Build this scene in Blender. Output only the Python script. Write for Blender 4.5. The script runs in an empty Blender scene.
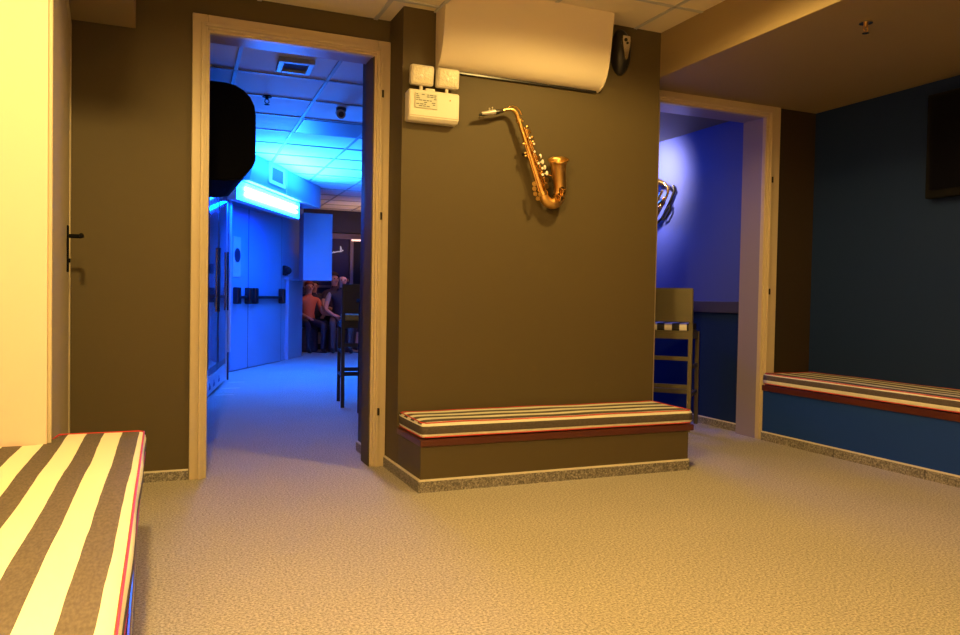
import bpy, bmesh, math, random
from mathutils import Vector, Matrix
random.seed(7)
S = bpy.context.scene
COL = S.collection
V = Vector
PI = math.pi

# ------------------------------------------------------------------ materials
def newmat(name):
    m = bpy.data.materials.new(name); m.use_nodes = True
    nt = m.node_tree; b = nt.nodes['Principled BSDF']
    return m, nt, b

def mat(name, col, rough=.6, metal=0, bump=0, bscale=60, spec=.5, vary=0, coat=0):
    m, nt, b = newmat(name)
    b.inputs['Base Color'].default_value = (*col, 1)
    b.inputs['Roughness'].default_value = rough
    b.inputs['Metallic'].default_value = metal
    b.inputs['Specular IOR Level'].default_value = spec
    b.inputs['Coat Weight'].default_value = coat
    tc = nt.nodes.new('ShaderNodeTexCoord')
    n = nt.nodes.new('ShaderNodeTexNoise'); n.inputs['Scale'].default_value = bscale
    n.inputs['Detail'].default_value = 4
    nt.links.new(tc.outputs['Object'], n.inputs['Vector'])
    if bump:
        bp = nt.nodes.new('ShaderNodeBump'); bp.inputs['Strength'].default_value = bump
        bp.inputs['Distance'].default_value = .01
        nt.links.new(n.outputs['Fac'], bp.inputs['Height']); nt.links.new(bp.outputs['Normal'], b.inputs['Normal'])
    if vary:
        n2 = nt.nodes.new('ShaderNodeTexNoise'); n2.inputs['Scale'].default_value = 3; n2.inputs['Detail'].default_value = 5
        nt.links.new(tc.outputs['Object'], n2.inputs['Vector'])
        mx = nt.nodes.new('ShaderNodeMix'); mx.data_type = 'RGBA'
        mx.inputs['A'].default_value = tuple(c * (1 - vary) for c in col) + (1,)
        mx.inputs['B'].default_value = tuple(min(1, c * (1 + vary)) for c in col) + (1,)
        nt.links.new(n2.outputs['Fac'], mx.inputs['Factor']); nt.links.new(mx.outputs['Result'], b.inputs['Base Color'])
    return m

def emit(name, col, strength):
    m, nt, b = newmat(name)
    b.inputs['Base Color'].default_value = (.8, .8, .8, 1)
    b.inputs['Emission Color'].default_value = (*col, 1)
    b.inputs['Emission Strength'].default_value = strength
    return m

def speckle(name, c0, c1, c2, scale, rough=.7, tri=(.36, .5, .66), bump=.15):
    m, nt, b = newmat(name)
    tc = nt.nodes.new('ShaderNodeTexCoord')
    n = nt.nodes.new('ShaderNodeTexNoise'); n.inputs['Scale'].default_value = scale
    n.inputs['Detail'].default_value = 5; n.inputs['Roughness'].default_value = .75
    nt.links.new(tc.outputs['Object'], n.inputs['Vector'])
    r = nt.nodes.new('ShaderNodeValToRGB')
    r.color_ramp.elements[0].position = tri[0]; r.color_ramp.elements[0].color = (*c0, 1)
    r.color_ramp.elements[1].position = tri[2]; r.color_ramp.elements[1].color = (*c2, 1)
    e = r.color_ramp.elements.new(tri[1]); e.color = (*c1, 1)
    nt.links.new(n.outputs['Fac'], r.inputs['Fac'])
    # slow wear patches
    n2 = nt.nodes.new('ShaderNodeTexNoise'); n2.inputs['Scale'].default_value = 2.2; n2.inputs['Detail'].default_value = 4
    nt.links.new(tc.outputs['Object'], n2.inputs['Vector'])
    mr = nt.nodes.new('ShaderNodeMapRange'); mr.inputs['To Min'].default_value = .93; mr.inputs['To Max'].default_value = 1.07
    nt.links.new(n2.outputs['Fac'], mr.inputs['Value'])
    mx = nt.nodes.new('ShaderNodeVectorMath'); mx.operation = 'SCALE'
    nt.links.new(r.outputs['Color'], mx.inputs[0]); nt.links.new(mr.outputs['Result'], mx.inputs['Scale'])
    nt.links.new(mx.outputs['Vector'], b.inputs['Base Color'])
    b.inputs['Roughness'].default_value = rough
    bp = nt.nodes.new('ShaderNodeBump'); bp.inputs['Strength'].default_value = bump; bp.inputs['Distance'].default_value = .004
    nt.links.new(n.outputs['Fac'], bp.inputs['Height']); nt.links.new(bp.outputs['Normal'], b.inputs['Normal'])
    return m

def stripe_mat(name, axis, front, sgn, ztop, white=(.80, .78, .66), dark=(.105, .085, .075), off=.012, period=.105, dk=.052, yk=0, sd=(.020, .058)):
    """awning stripe cloth: stripes run along the cushion; on the upright faces one dark band.
    distance from the front edge = sgn * (coord - front)"""
    m, nt, b = newmat(name)
    L = nt.links.new
    tc = nt.nodes.new('ShaderNodeTexCoord'); sp = nt.nodes.new('ShaderNodeSeparateXYZ')
    L(tc.outputs['Object'], sp.inputs[0])
    def M(op, a, bb=None, c=None):
        n = nt.nodes.new('ShaderNodeMath'); n.operation = op
        for i, v in enumerate((a, bb, c)):
            if v is None: continue
            if isinstance(v, (int, float)): n.inputs[i].default_value = v
            else: L(v, n.inputs[i])
        return n.outputs[0]
    wob = nt.nodes.new('ShaderNodeTexNoise'); wob.inputs['Scale'].default_value = 5
    L(tc.outputs['Object'], wob.inputs['Vector'])
    w = M('MULTIPLY', M('SUBTRACT', wob.outputs['Fac'], .5), .006)
    d = M('ADD', M('MULTIPLY', M('SUBTRACT', sp.outputs[axis], front), sgn), w)
    if yk: d = M('SUBTRACT', d, M('MULTIPLY', sp.outputs['Y'], yk))
    fr = M('FLOORED_MODULO', M('SUBTRACT', d, off), period)
    top = M('LESS_THAN', fr, dk)
    h = M('SUBTRACT', ztop, sp.outputs['Z'])
    side = M('MULTIPLY', M('GREATER_THAN', h, sd[0]), M('LESS_THAN', h, sd[1]))
    # upright cloth is everything lower than the rounded shoulder
    lo = M('GREATER_THAN', h, .0135)
    mask = M('ADD', M('MULTIPLY', lo, side), M('MULTIPLY', M('SUBTRACT', 1, lo), top))
    fine = nt.nodes.new('ShaderNodeTexNoise'); fine.inputs['Scale'].default_value = 200; fine.inputs['Detail'].default_value = 5
    mp = nt.nodes.new('ShaderNodeMapping')
    mp.inputs['Scale'].default_value = (1, .35, 1) if axis == 'X' else (.35, 1, 1)
    L(tc.outputs['Object'], mp.inputs['Vector']); L(mp.outputs[0], fine.inputs['Vector'])
    dr = nt.nodes.new('ShaderNodeValToRGB')
    dr.color_ramp.elements[0].position = .35; dr.color_ramp.elements[0].color = (*[c * .82 for c in dark], 1)
    dr.color_ramp.elements[1].position = .7; dr.color_ramp.elements[1].color = (*[c * 1.2 for c in dark], 1)
    L(fine.outputs['Fac'], dr.inputs['Fac'])
    mx = nt.nodes.new('ShaderNodeMix'); mx.data_type = 'RGBA'
    mx.inputs['A'].default_value = (*white, 1); L(mask, mx.inputs['Factor']); L(dr.outputs['Color'], mx.inputs['B'])
    L(mx.outputs['Result'], b.inputs['Base Color'])
    b.inputs['Roughness'].default_value = .85; b.inputs['Specular IOR Level'].default_value = .2
    bp = nt.nodes.new('ShaderNodeBump'); bp.inputs['Strength'].default_value = .12; bp.inputs['Distance'].default_value = .003
    L(fine.outputs['Fac'], bp.inputs['Height']); L(bp.outputs['Normal'], b.inputs['Normal'])
    return m

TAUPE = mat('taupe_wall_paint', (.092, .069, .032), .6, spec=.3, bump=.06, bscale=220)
CREAM = mat('cream_wall_paint', (.80, .64, .56), .6, bump=.05, bscale=200)
TEAL = mat('teal_wall_paint', (.009, .024, .10), .6, spec=.2, bump=.05, bscale=200)
TEALB = mat('teal_bench_paint', (.010, .045, .27), .6, spec=.2, bump=.05, bscale=200)
BLUEP = mat('blue_wall_paint', (.062, .085, .42), .55, bump=.05, bscale=200)
PALEB = mat('pale_corridor_paint', (.28, .46, .62), .45, bump=.04, bscale=150)
DARKP = mat('dark_corridor_paint', (.035, .033, .04), .5, bump=.05, bscale=200)
NAVY = mat('navy_paint', (.02, .028, .07), .55)
CASE = mat('ochre_casing_paint', (.55, .455, .315), .38, vary=.05, bump=.03, bscale=40)
JAMB = mat('mauve_jamb_paint', (.27, .235, .34), .32)
CEILM = mat('ceiling_tile', (.84, .75, .58), .8, bump=.1, bscale=160)
CEILB = mat('corridor_ceiling_tile', (.72, .74, .76), .8, bump=.1, bscale=160)
TBAR = mat('ceiling_grid_metal', (.55, .55, .56), .5)
SOFF = mat('bulkhead_paint', (.285, .215, .115), .6, bump=.05, bscale=200)
DCEIL = mat('dim_room_ceiling', (.12, .12, .12), .6)
FLOOR = speckle('speckled_carpet', (.20, .18, .155), (.44, .405, .35), (.68, .63, .56), 120, .95, (.36, .5, .63), .0)
GRAN = speckle('granite_skirting', (.05, .045, .04), (.20, .18, .16), (.46, .43, .39), 120, .5, (.36, .5, .64), .05)
CAULK = mat('pale_skirting_edge', (.75, .70, .60), .5)
WOOD = mat('red_brown_wood', (.085, .020, .011), .3, bump=.05, bscale=30, vary=.3)
RED = mat('red_piping', (.62, .045, .04), .6)
BEIGE = mat('beige_plastic', (.82, .73, .58), .42)
WHITE = mat('white_plastic', (.74, .68, .58), .4)
LENS = mat('ribbed_lamp_lens', (.78, .72, .55), .18, bump=.5, bscale=70, vary=.25)
LABELM = mat('label_paper', (.58, .60, .50), .6)
INK = mat('label_ink', (.12, .12, .10), .6)
BRASS = mat('lacquered_brass', (.80, .50, .16), .24, 1)
BRASSD = mat('worn_brass', (.70, .42, .13), .38, 1, bump=.1, bscale=60)
SILV = mat('polished_metal', (.75, .72, .66), .2, 1)
PEARL = mat('pearl_button', (.80, .76, .68), .25)
BLACKP = mat('black_plastic', (.012, .012, .013), .3)
MATB = mat('matt_black', (.006, .006, .008), .9, spec=.1)
BLACKM = mat('black_metal', (.02, .018, .016), .35, .3)
STONE = mat('mouthpiece_sleeve', (.55, .50, .45), .3, .3)
SCREEN = mat('television_screen', (.003, .003, .006), .35, spec=.08)
OLIVE = mat('olive_tan_wood', (.12, .098, .042), .45, vary=.2, bump=.04, bscale=25)
DWOOD = mat('dark_stool_wood', (.016, .015, .024), .6, spec=.2)
GLASS = mat('dark_cooler_glass', (.015, .03, .06), .08, coat=.4)
CYANP = mat('cooler_header_panel', (.55, .65, .70), .35)
FACEL = mat('skin', (.55, .30, .20), .55)
LAMP = emit('blue_fluorescent_tube', (.002, .06, 1), 50)
LAMPC = emit('tube_core', (.5, 1, 1), 6)

# ------------------------------------------------------------------ mesh helpers
class MB:
    def __init__(s): s.bm = bmesh.new(); s.mi = 0
    def _f(s, vs):
        f = s.bm.faces.new(vs); f.material_index = s.mi; return f
    def box(s, a, b, bev=0, M=None, seg=2):
        x0, y0, z0 = a; x1, y1, z1 = b
        P = [(x0,y0,z0),(x1,y0,z0),(x1,y1,z0),(x0,y1,z0),(x0,y0,z1),(x1,y0,z1),(x1,y1,z1),(x0,y1,z1)]
        vs = [s.bm.verts.new(M @ V(p) if M else p) for p in P]
        fs = [s._f([vs[i] for i in q]) for q in ((0,3,2,1),(4,5,6,7),(0,1,5,4),(1,2,6,5),(2,3,7,6),(3,0,4,7))]
        if bev:
            es = list({e for f in fs for e in f.edges})
            r = bmesh.ops.bevel(s.bm, geom=es, offset=bev, segments=seg, affect='EDGES', profile=.5)
            for f in r['faces']: f.material_index = s.mi
        return s
    def prism(s, pts, ax, a, b, M=None):
        """polygon pts (2-D) extruded along axis ax from a to b. ax X: pts=(y,z); Y: (x,z); Z: (x,y)"""
        def P(p, t):
            v = {'X': (t, p[0], p[1]), 'Y': (p[0], t, p[1]), 'Z': (p[0], p[1], t)}[ax]
            return M @ V(v) if M else V(v)
        A = [s.bm.verts.new(P(p, a)) for p in pts]; B = [s.bm.verts.new(P(p, b)) for p in pts]
        n = len(pts)
        s._f(A[::-1]); s._f(B)
        for i in range(n): s._f([A[i], A[(i+1)%n], B[(i+1)%n], B[i]])
        return s
    def tube(s, pts, rad, n=12, cap=True, closed=False):
        pts = [V(p) for p in pts]
        if not isinstance(rad, (list, tuple)): rad = [rad] * len(pts)
        rings = []; up = None; N = len(pts)
        for i, p in enumerate(pts):
            if closed: t = (pts[(i+1) % N] - pts[i-1])
            else: t = (pts[min(i+1, N-1)] - pts[max(i-1, 0)])
            t.normalize()
            if up is None:
                up = V((0,0,1)) if abs(t.z) < .9 else V((1,0,0))
            u = (up - t * up.dot(t)).normalized(); w = t.cross(u); up = u
            rings.append([s.bm.verts.new(p + (u*math.cos(2*PI*k/n) + w*math.sin(2*PI*k/n)) * rad[i]) for k in range(n)])
        for i in range(N if closed else N-1):
            a, b = rings[i], rings[(i+1) % N]
            for k in range(n): s._f([a[k], a[(k+1)%n], b[(k+1)%n], b[k]])
        if cap and not closed:
            s._f(rings[0][::-1]); s._f(rings[-1])
        return s
    def ball(s, c, r, sc=(1,1,1), M=None, u=14, v=10):
        T = Matrix.Translation(c) @ (M or Matrix()) @ Matrix.Diagonal((*sc, 1))
        res = bmesh.ops.create_uvsphere(s.bm, u_segments=u, v_segments=v, radius=r, matrix=T)
        for vv in res['verts']:
            for f in vv.link_faces: f.material_index = s.mi
        return s
    def disc(s, c, axis, r, h, n=20):
        c = V(c); a = V(axis).normalized()
        return s.tube([c, c + a*h], r, n)
    def build(s, name, m, parent=None, smooth=False, loc=None, autos=True):
        bmesh.ops.recalc_face_normals(s.bm, faces=s.bm.faces)
        me = bpy.data.meshes.new(name); s.bm.to_mesh(me); s.bm.free()
        for mm in (m if isinstance(m, (list, tuple)) else [m]): me.materials.append(mm)
        if smooth:
            for p in me.polygons: p.use_smooth = True
            if autos: me.set_sharp_from_angle(angle=math.radians(42))
        o = bpy.data.objects.new(name, me); COL.objects.link(o)
        if parent:
            o.parent = parent
        if loc: o.location = loc
        return o

def struct(o): o['kind'] = 'structure'; return o
def tag(o, label, cat, group=None):
    o['label'] = label; o['category'] = cat
    if group: o['group'] = group
    return o
def thing(name, label, cat, loc=(0,0,0), rz=0, group=None):
    o = bpy.data.objects.new(name, None); COL.objects.link(o); o.empty_display_size = .05
    o.location = loc; o.rotation_euler = (0, 0, rz)
    return tag(o, label, cat, group)
def part(mb, name, m, root, smooth=False, label=None, world=False):
    """world: the geometry was written in world coordinates; shift it under an unrotated root"""
    if world:
        bmesh.ops.translate(mb.bm, verts=mb.bm.verts, vec=-root_world(root))
    o = mb.build(name, m, root, smooth)
    if label: o['label'] = label
    return o
def root_world(o):
    v = V(o.location)
    while o.parent: o = o.parent; v += V(o.location)
    return v

# ------------------------------------------------------------------ the shell
YW = 4.04; Yc = 3.80; XL = 1.163; XR = 2.74
def walls(name, boxes, m, bev=0):
    b = MB()
    for a, c in boxes: b.box(a, c, bev)
    return struct(b.build(name, m))

struct(MB().box((-3, -2.2, -.1), (6, 14.2, 0)).build('floor', FLOOR))

# door wall with its two openings
walls('wall_back', [((-.75, YW, 0), (.236, 4.20, 2.6)), ((1.075, YW, 0), (XL+.02, 4.20, 2.6)), ((.236, YW, 2.212), (1.075, 4.20, 2.6)),
                    ((XL+.02, YW, 0), (2.90, 4.20, 2.6)), ((2.90, YW, 2.185), (3.79, 4.20, 2.6)), ], TAUPE)
walls('wall_back_right', [((3.79, YW, 0), (4.40, 4.25, 2.6))], mat('dark_brown_wall', (.028, .018, .008), .6))  # wall piece right of the doorway, darker brown than the taupe
walls('wall_pillar', [((XL, Yc, 0), (XR, YW, 2.6))], TAUPE)
# left side: cream pier and the slightly skewed wall that carries the side door
b = MB(); b.prism([(-.295, 2.65), (-.366, 4.04), (-.75, 4.04), (-.75, 2.65)], 'Z', 0, 2.6)
struct(b.build('wall_left_pier', CREAM))
walls('wall_left', [((-.75, -2.0, 0), (-.455, 2.65, 2.6))], CREAM)
walls('wall_near', [((-.75, -2.1, 0), (4.4, -2.0, 2.6))], CREAM)
walls('wall_right', [((4.22, -2.0, 0), (4.4, YW, 2.6))], TEAL)
# ceilings
walls('ceiling', [((-.75, -2.0, 2.40), (1.335, YW, 2.48))], CEILM)
walls('ceiling_raised', [((1.335, -2.0, 2.50), (XR+.02, Yc+.24, 2.58))], CEILM)
# thin joints of the ceiling tiles are laid under the slabs
b = MB()
for x in (-.13, .47, 1.07): b.box((x, -2.0, 2.394), (x+.022, YW, 2.401))
for k in range(10):
    y = 3.72 - .6*k; b.box((-.75, y, 2.394), (1.335, y+.022, 2.401))
b.box((1.325, -2, 2.392), (1.345, YW, 2.50))
for x in (1.95, 2.55): b.box((x, -2.0, 2.495), (x+.02, Yc, 2.501))
for k in range(10):
    y = 3.42 - .6*k; b.box((1.345, y, 2.495), (XR, y+.02, 2.501))
struct(b.build('trim_1', TBAR))
# dropped bulkheads
struct(MB().box((XR, -2.0, 2.24), (4.22, YW, 2.6), .004).build('ceiling_bulkhead', SOFF))
struct(MB().box((-.75, 1.9, 2.17), (-.085, YW, 2.41), .004).build('ceiling_bulkhead_small', SOFF))

# door casings (flat band, bead and jamb lining)
def casing(name, x0, x1, zt, w, yf=4.02, left=True, ye=4.215, wr=None):
    b = MB()
    o0, o1, oz = x0 - w, x1 + (wr or w), zt + w
    def frame(a0, a1, at, c0, c1, ct, ya, yb, bev):
        # outer rectangle a*, inner rectangle c*
        if left or True:
            b.box((a0, ya, 0), (c0, yb, at), bev)
        b.box((c1, ya, 0), (a1, yb, at), bev)
        b.box((c0, ya, ct), (c1, yb, at), bev)
    frame(o0, o1, oz, x0+.0, x1-.0, zt, yf, YW+.002, .004)
    frame(x0-.030, x1+.030, zt+.030, x0-.012, x1+.012, zt+.012, yf-.012, yf+.004, .003)
    frame(x0-.002, x1+.002, zt+.004, x0+.012, x1-.012, zt-.012, yf+.014, YW+.03, .003)
    c = b.build(name, CASE); struct(c)
    j = MB()
    j.box((x0-.01, YW+.03, 0), (x0+.006, ye, zt+.004)); j.box((x1-.006, YW+.03, 0), (x1+.01, ye, zt+.004))
    j.box((x0, YW+.03, zt-.006), (x1, ye, zt+.01))
    jo = j.build('jamb_lining', JAMB, c)
    return c
c1 = casing('door_1', .236, 1.092, 2.212, .070)
c2 = casing('door_2', 2.905, 3.79, 2.182, .068, ye=4.262, wr=.098)
for c, xx, zz in ((c1, 1.118, (2.0, 1.35, .30)), (c2, 3.815, (1.75, 1.0, .3))):
    for z in zz:
        h = MB(); h.box((xx-.006, 4.003, z-.02), (xx+.006, 4.012, z+.02), .002); h.build('hinge_mark', BLACKM, c)

# side door leaf in the skewed wall, seen edge-on
def skew(y): return -.295 - .071 * (y - 2.65) / 1.39
ang = math.atan2(-.071, 1.39)
dm = Matrix.Translation((skew(3.0), 3.0, 0)) @ Matrix.Rotation(-ang, 4, 'Z')
b = MB(); b.box((0, -.335, 0), (.012, -.33, 2.15), .003, dm); b.box((0, .96, 0), (.012, 1.03, 2.15), .003, dm); b.box((0, -.34, 2.08), (.012, .96, 2.15), .003, dm)
d3 = struct(b.build('door_3', mat('side_door_frame', (.56, .49, .36), .5)))
MB().box((0, -.33, .01), (.008, .955, 2.075), .002, dm).build('door_leaf', mat('side_door_leaf', (.52, .45, .33), .5), d3)
hb = MB(); hb.box((.008, .70, 1.0), (.016, .74, 1.20), .004, dm).tube([dm @ V((.012, .72, 1.155)), dm @ V((.05, .72, 1.155)), dm @ V((.062, .715, 1.155)), dm @ V((.066, .69, 1.155)), dm @ V((.066, .60, 1.153))], .009, 10)
hb.disc(dm @ V((.012, .72, 1.05)), (1, 0, 0), .009, .010)
hb.build('door_handle', MATB, d3, True)

# skirting of granite tile with pale grout edge
def skirt(name, a, b_, h=.045, t=.012, out=(0, -1)):
    m = MB(); x0, y0 = a; x1, y1 = b_
    ox, oy = out
    q = [(x0, y0), (x1, y1), (x1+ox*t, y1+oy*t), (x0+ox*t, y0+oy*t)]
    m.prism(q, 'Z', 0, h)
    o = struct(m.build(name, GRAN))
    k = MB(); q = [(x0, y0), (x1, y1), (x1+ox*(t-.002), y1+oy*(t-.002)), (x0+ox*(t-.002), y0+oy*(t-.002))]
    k.prism(q, 'Z', h, h+.007); k.build('grout_edge', CAULK, o)
    L = math.hypot(x1-x0, y1-y0); n = int(L / .6)
    for i in range(1, n+1):
        f = i*.6/L
        if f > .97: continue
        px, py = x0+(x1-x0)*f, y0+(y1-y0)*f
        dx, dy = (x1-x0)/L*.0015, (y1-y0)/L*.0015
        j = MB(); j.prism([(px-dx+ox*t*.5, py-dy+oy*t*.5), (px+dx+ox*t*.5, py+dy+oy*t*.5), (px+dx+ox*(t+.001), py+dy+oy*(t+.001)), (px-dx+ox*(t+.001), py-dy+oy*(t+.001))], 'Z', 0, h); j.build('tile_joint', BLACKM, o)
    return o
skirt('baseboard_back', (-.354, YW), (.164, YW))
skirt('baseboard_pillar', (XL, YW-.025), (XL, Yc), .052, .012, (-1, 0))
skirt('baseboard_corridor', (1.13, 4.22), (1.13, 4.49), .05, .012, (-1, 0))
skirt('baseboard_blue_room', (3.85, 4.22), (3.85, 7.0), .05, .012, (-1, 0))

# ------------------------------------------------------------------ benches
def noise2(x, y): return math.sin(x*7.1+1.3)*math.cos(y*6.3+.4)*.5 + math.sin(x*15+y*11)*.3

def cushion(name, x0, x1, y0, y1, z0, z1, m, amp=.004, r=.016, droop=None, nx=None, ny=None):
    """soft rectangular cushion, world-written, origin at its base corner"""
    nx = nx or max(8, int((x1-x0)/.03)); ny = ny or max(8, int((y1-y0)/.03)); nz = 6
    bm = bmesh.new()
    bmesh.ops.create_cube(bm, size=1)
    for ax, n in ((0, nx), (1, ny), (2, nz)):
        es = [e for e in bm.edges if abs((e.verts[0].co-e.verts[1].co)[ax]) > 1e-4 and all(abs((e.verts[0].co-e.verts[1].co)[k]) < 1e-4 for k in range(3) if k != ax)]
        bmesh.ops.subdivide_edges(bm, edges=es, cuts=n-1, use_grid_fill=True)
    L = V((x1-x0, y1-y0, z1-z0))
    for v in bm.verts:
        p = V((v.co.x*L.x, v.co.y*L.y, v.co.z*L.z))
        # rounded-box snap
        q = V([max(-L[k]/2+r, min(L[k]/2-r, p[k])) for k in range(3)])
        d = p-q
        if d.length > 1e-6:
            sc = 1
            m_ = max(abs(d.x), abs(d.y), abs(d.z))
            p = q + d.normalized()*m_
        X, Y = p.x+(x0+x1)/2, p.y+(y0+y1)/2
        Z = p.z+(z0+z1)/2
        t = (p.z/L.z+.5)
        n_ = noise2(X*1.0, Y*1.0)
        Z += n_*amp*t
        # edge bulge sideways
        s = math.sin(PI*max(0, min(1, t)))*.006
        if abs(p.x) > L.x/2-r*1.2: X += math.copysign(s + .4*amp*math.sin(Y*9), p.x)
        if abs(p.y) > L.y/2-r*1.2: Y += math.copysign(s + .4*amp*math.sin(X*8), p.y)
        if droop: X, Y, Z = droop(X, Y, Z, t)
        v.co = (X, Y, Z)
    me = bpy.data.meshes.new(name); bm.to_mesh(me); bm.free(); me.materials.append(m)
    for p in me.polygons: p.use_smooth = True
    o = bpy.data.objects.new(name, me); COL.objects.link(o)
    # piping follows the shoulder and the foot of the boxing
    def loop(z, inset, t):
        pts = []
        def add(a, b, n):
            for i in range(n): pts.append((a[0]+(b[0]-a[0])*i/n, a[1]+(b[1]-a[1])*i/n))
        i = inset; c = .02
        add((x0+c, y0+i), (x1-c, y0+i), 40); add((x1-c, y0+i), (x1-i, y0+c), 3)
        add((x1-i, y0+c), (x1-i, y1-c), 40); add((x1-i, y1-c), (x1-c, y1-i), 3)
        add((x1-c, y1-i), (x0+c, y1-i), 40); add((x0+c, y1-i), (x0+i, y1-c), 3)
        add((x0+i, y1-c), (x0+i, y0+c), 40); add((x0+i, y0+c), (x0+c, y0+i), 3)
        out = []
        for X, Y in pts:
            Z = z + noise2(X, Y)*amp*t
            if droop: X, Y, Z = droop(X, Y, Z, t)
            out.append((X, Y, Z))
        return out
    mb = MB(); mb.tube(loop(z1-.004, .002, 1), .0029, 6, closed=True); mb.tube(loop(z0+.008, -.001, .1), .0029, 6, closed=True)
    mb.build('piping', RED, o, True)
    return o

# pillar bench
root = thing('built_in_bench', 'low built-in bench with grey-brown painted base and red wood edge below the saxophone', 'bench', (XL, 3.42, 0))
def bench(root, a, b_, zb, zw, paint, skirts, over):
    m = MB(); m.box((a[0], a[1], .0), (b_[0], b_[1], zb), .003); part(m, 'base', paint, root, world=True)
    m = MB(); m.box((a[0]-over[0], a[1]-over[1], zb), (b_[0]+over[2], b_[1]+over[3], zw), .004); part(m, 'seat_board', WOOD, root, world=True, label='red-brown varnished wood seat board')
    g = MB(); k = MB()
    for (p, q, ox, oy) in skirts:
        for mm, z0, z1, t in ((g, 0, .052, .012), (k, .052, .060, .010)):
            mm.prism([p, q, (q[0]+ox*t, q[1]+oy*t), (p[0]+ox*t, p[1]+oy*t)], 'Z', z0, z1)
        L = math.hypot(q[0]-p[0], q[1]-p[1])
        for f in [i*.6/L for i in range(1, int(L/.6)+1)]:
            if f > .97: continue
            px, py = p[0]+(q[0]-p[0])*f, p[1]+(q[1]-p[1])*f; dx, dy = (q[0]-p[0])/L*.0015, (q[1]-p[1])/L*.0015
            j = MB(); j.prism([(px-dx+ox*.006, py-dy+oy*.006), (px+dx+ox*.006, py+dy+oy*.006), (px+dx+ox*.013, py+dy+oy*.013), (px-dx+ox*.013, py-dy+oy*.013)], 'Z', 0, .052)
            part(j, 'tile_joint', BLACKM, root, world=True)
    part(g, 'skirting', GRAN, root, world=True, label='speckled granite skirting'); part(k, 'skirting_edge', CAULK, root, world=True)
bench(root, (XL, 3.42), (XR-.03, Yc), .215, .248, TAUPE,
      [((XL, 3.42), (XR-.03, 3.42), 0, -1), ((XL, Yc), (XL, 3.408), -1, 0)], (.004, .008, .03, 0))
SM = stripe_mat('striped_cloth_pillar', 'Y', 3.43, 1, .330)
c = cushion('bench_cushion', XL+.008, XR-.004, 3.425, Yc-.004, .250, .330, SM, .003)
tag(c, 'thin striped cushion with red piping on the low bench below the saxophone', 'cushion')

# right wall bench
root = thing('built_in_bench', 'built-in bench with blue painted front along the right wall', 'bench', (3.79, 1.0, 0))
bench(root, (3.79, -1.0), (4.216, YW-.025), .333, .372, TEALB, [((3.79, YW-.03), (3.79, -1.0), -1, 0)], (.012, 0, 0, 0))
SM2 = stripe_mat('striped_cloth_right', 'X', 3.788, 1, .452, sd=(.013, .046))
c = cushion('bench_cushion', 3.782, 4.214, -.98, YW-.03, .374, .452, SM2, .003, ny=100)
tag(c, 'striped cushion with red piping on the blue bench under the television', 'cushion')

# left foreground bench
root = thing('built_in_bench', 'near left bench with beige base and varnished board edge by the cream wall', 'bench', (-.45, -.6, 0))
bench(root, (-.453, -1.0), (-.055, 2.648), .335, .372, CREAM, [((-.055, -1.0), (-.055, 2.64), 1, 0)], (0, 0, .024, .0))
SM3 = stripe_mat('striped_cloth_left', 'X', -.038, -1, .458, white=(.84, .83, .66), dark=(.135, .112, .092), off=.0554, dk=.051, yk=-.019, sd=(.03, .062))
def dr(X, Y, Z, t):
    f = max(0, (Y-2.60)/.2)
    if X < -.300: Y = min(Y, 2.642) if Y > 2.642 else Y
    elif X < -.280 and Y > 2.642: Y = 2.642+(Y-2.642)*((X+.300)/.02)
    if X > -.12: X += .010*(Y-1.9)/.9 + .002
    return X, Y, Z
c = cushion('bench_cushion', -.449, -.036, -.95, 2.83, .374, .455, SM3, .005, droop=dr, ny=120)
tag(c, 'wide brown and cream striped cushion with red piping in the left foreground', 'cushion')

# ------------------------------------------------------------------ pillar fittings
# beige rounded cover
prof = [(3.80, 2.103), (3.775, 2.108), (3.748, 2.122), (3.724, 2.146), (3.705, 2.178), (3.690, 2.22), (3.680, 2.27), (3.670, 2.33), (3.660, 2.40), (3.645, 2.499), (3.80, 2.499)]
root = thing('air_unit_cover', 'large beige curved air unit cover high on the pillar above the saxophone', 'air unit', (1.338, Yc, 2.103))
b = MB(); b.prism(prof, 'X', 1.345, 2.312); part(b, 'curved_panel', BEIGE, root, True, world=True)
b = MB(); cp = [(3.80, 2.098)] + [(y-.003, z-.004) for y, z in prof[1:-1]] + [(3.80, 2.499)]
b.prism(cp, 'X', 1.338, 1.346); part(b, 'end_cap', BEIGE, root, True, world=True)
b = MB(); b.prism(cp, 'X', 2.311, 2.318); part(b, 'end_cap', BEIGE, root, True, world=True)
b = MB(); b.box((1.36, 3.785, 2.092), (2.30, 3.80, 2.104), .002); part(b, 'rear_rail', BLACKP, root, world=True, label='dark slot rail under the cover')

# emergency lamp
root = thing('emergency_light', 'white emergency light box with two square lamp heads left of the saxophone', 'emergency light', (1.31, Yc, 1.815))
b = MB()
b.prism([(3.80, 1.815), (3.80, 1.965), (3.735, 1.972), (3.725, 1.962), (3.725, 1.835), (3.745, 1.815)], 'X', 1.176, 1.446)
bmesh.ops.bevel(b.bm, geom=list(b.bm.edges), offset=.005, segments=2, affect='EDGES')
part(b, 'housing', WHITE, root, True, world=True)
b = MB(); b.box((1.205, 3.719, 1.876), (1.325, 3.7255, 1.952), .002); lb = part(b, 'label_plate', LABELM, root, world=True, label='pale printed label')
b = MB(); random.seed(3)
for r in range(7):
    z = 1.944-.0095*r; x = 1.211
    while x < 1.31:
        w = random.uniform(.006, .02)
        if random.random() < .6: b.box((x, 3.7178, z-.0028), (min(x+w, 1.318), 3.7192, z+.001))
        x += w+.004
part(b, 'print_line', INK, lb, world=True)
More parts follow.
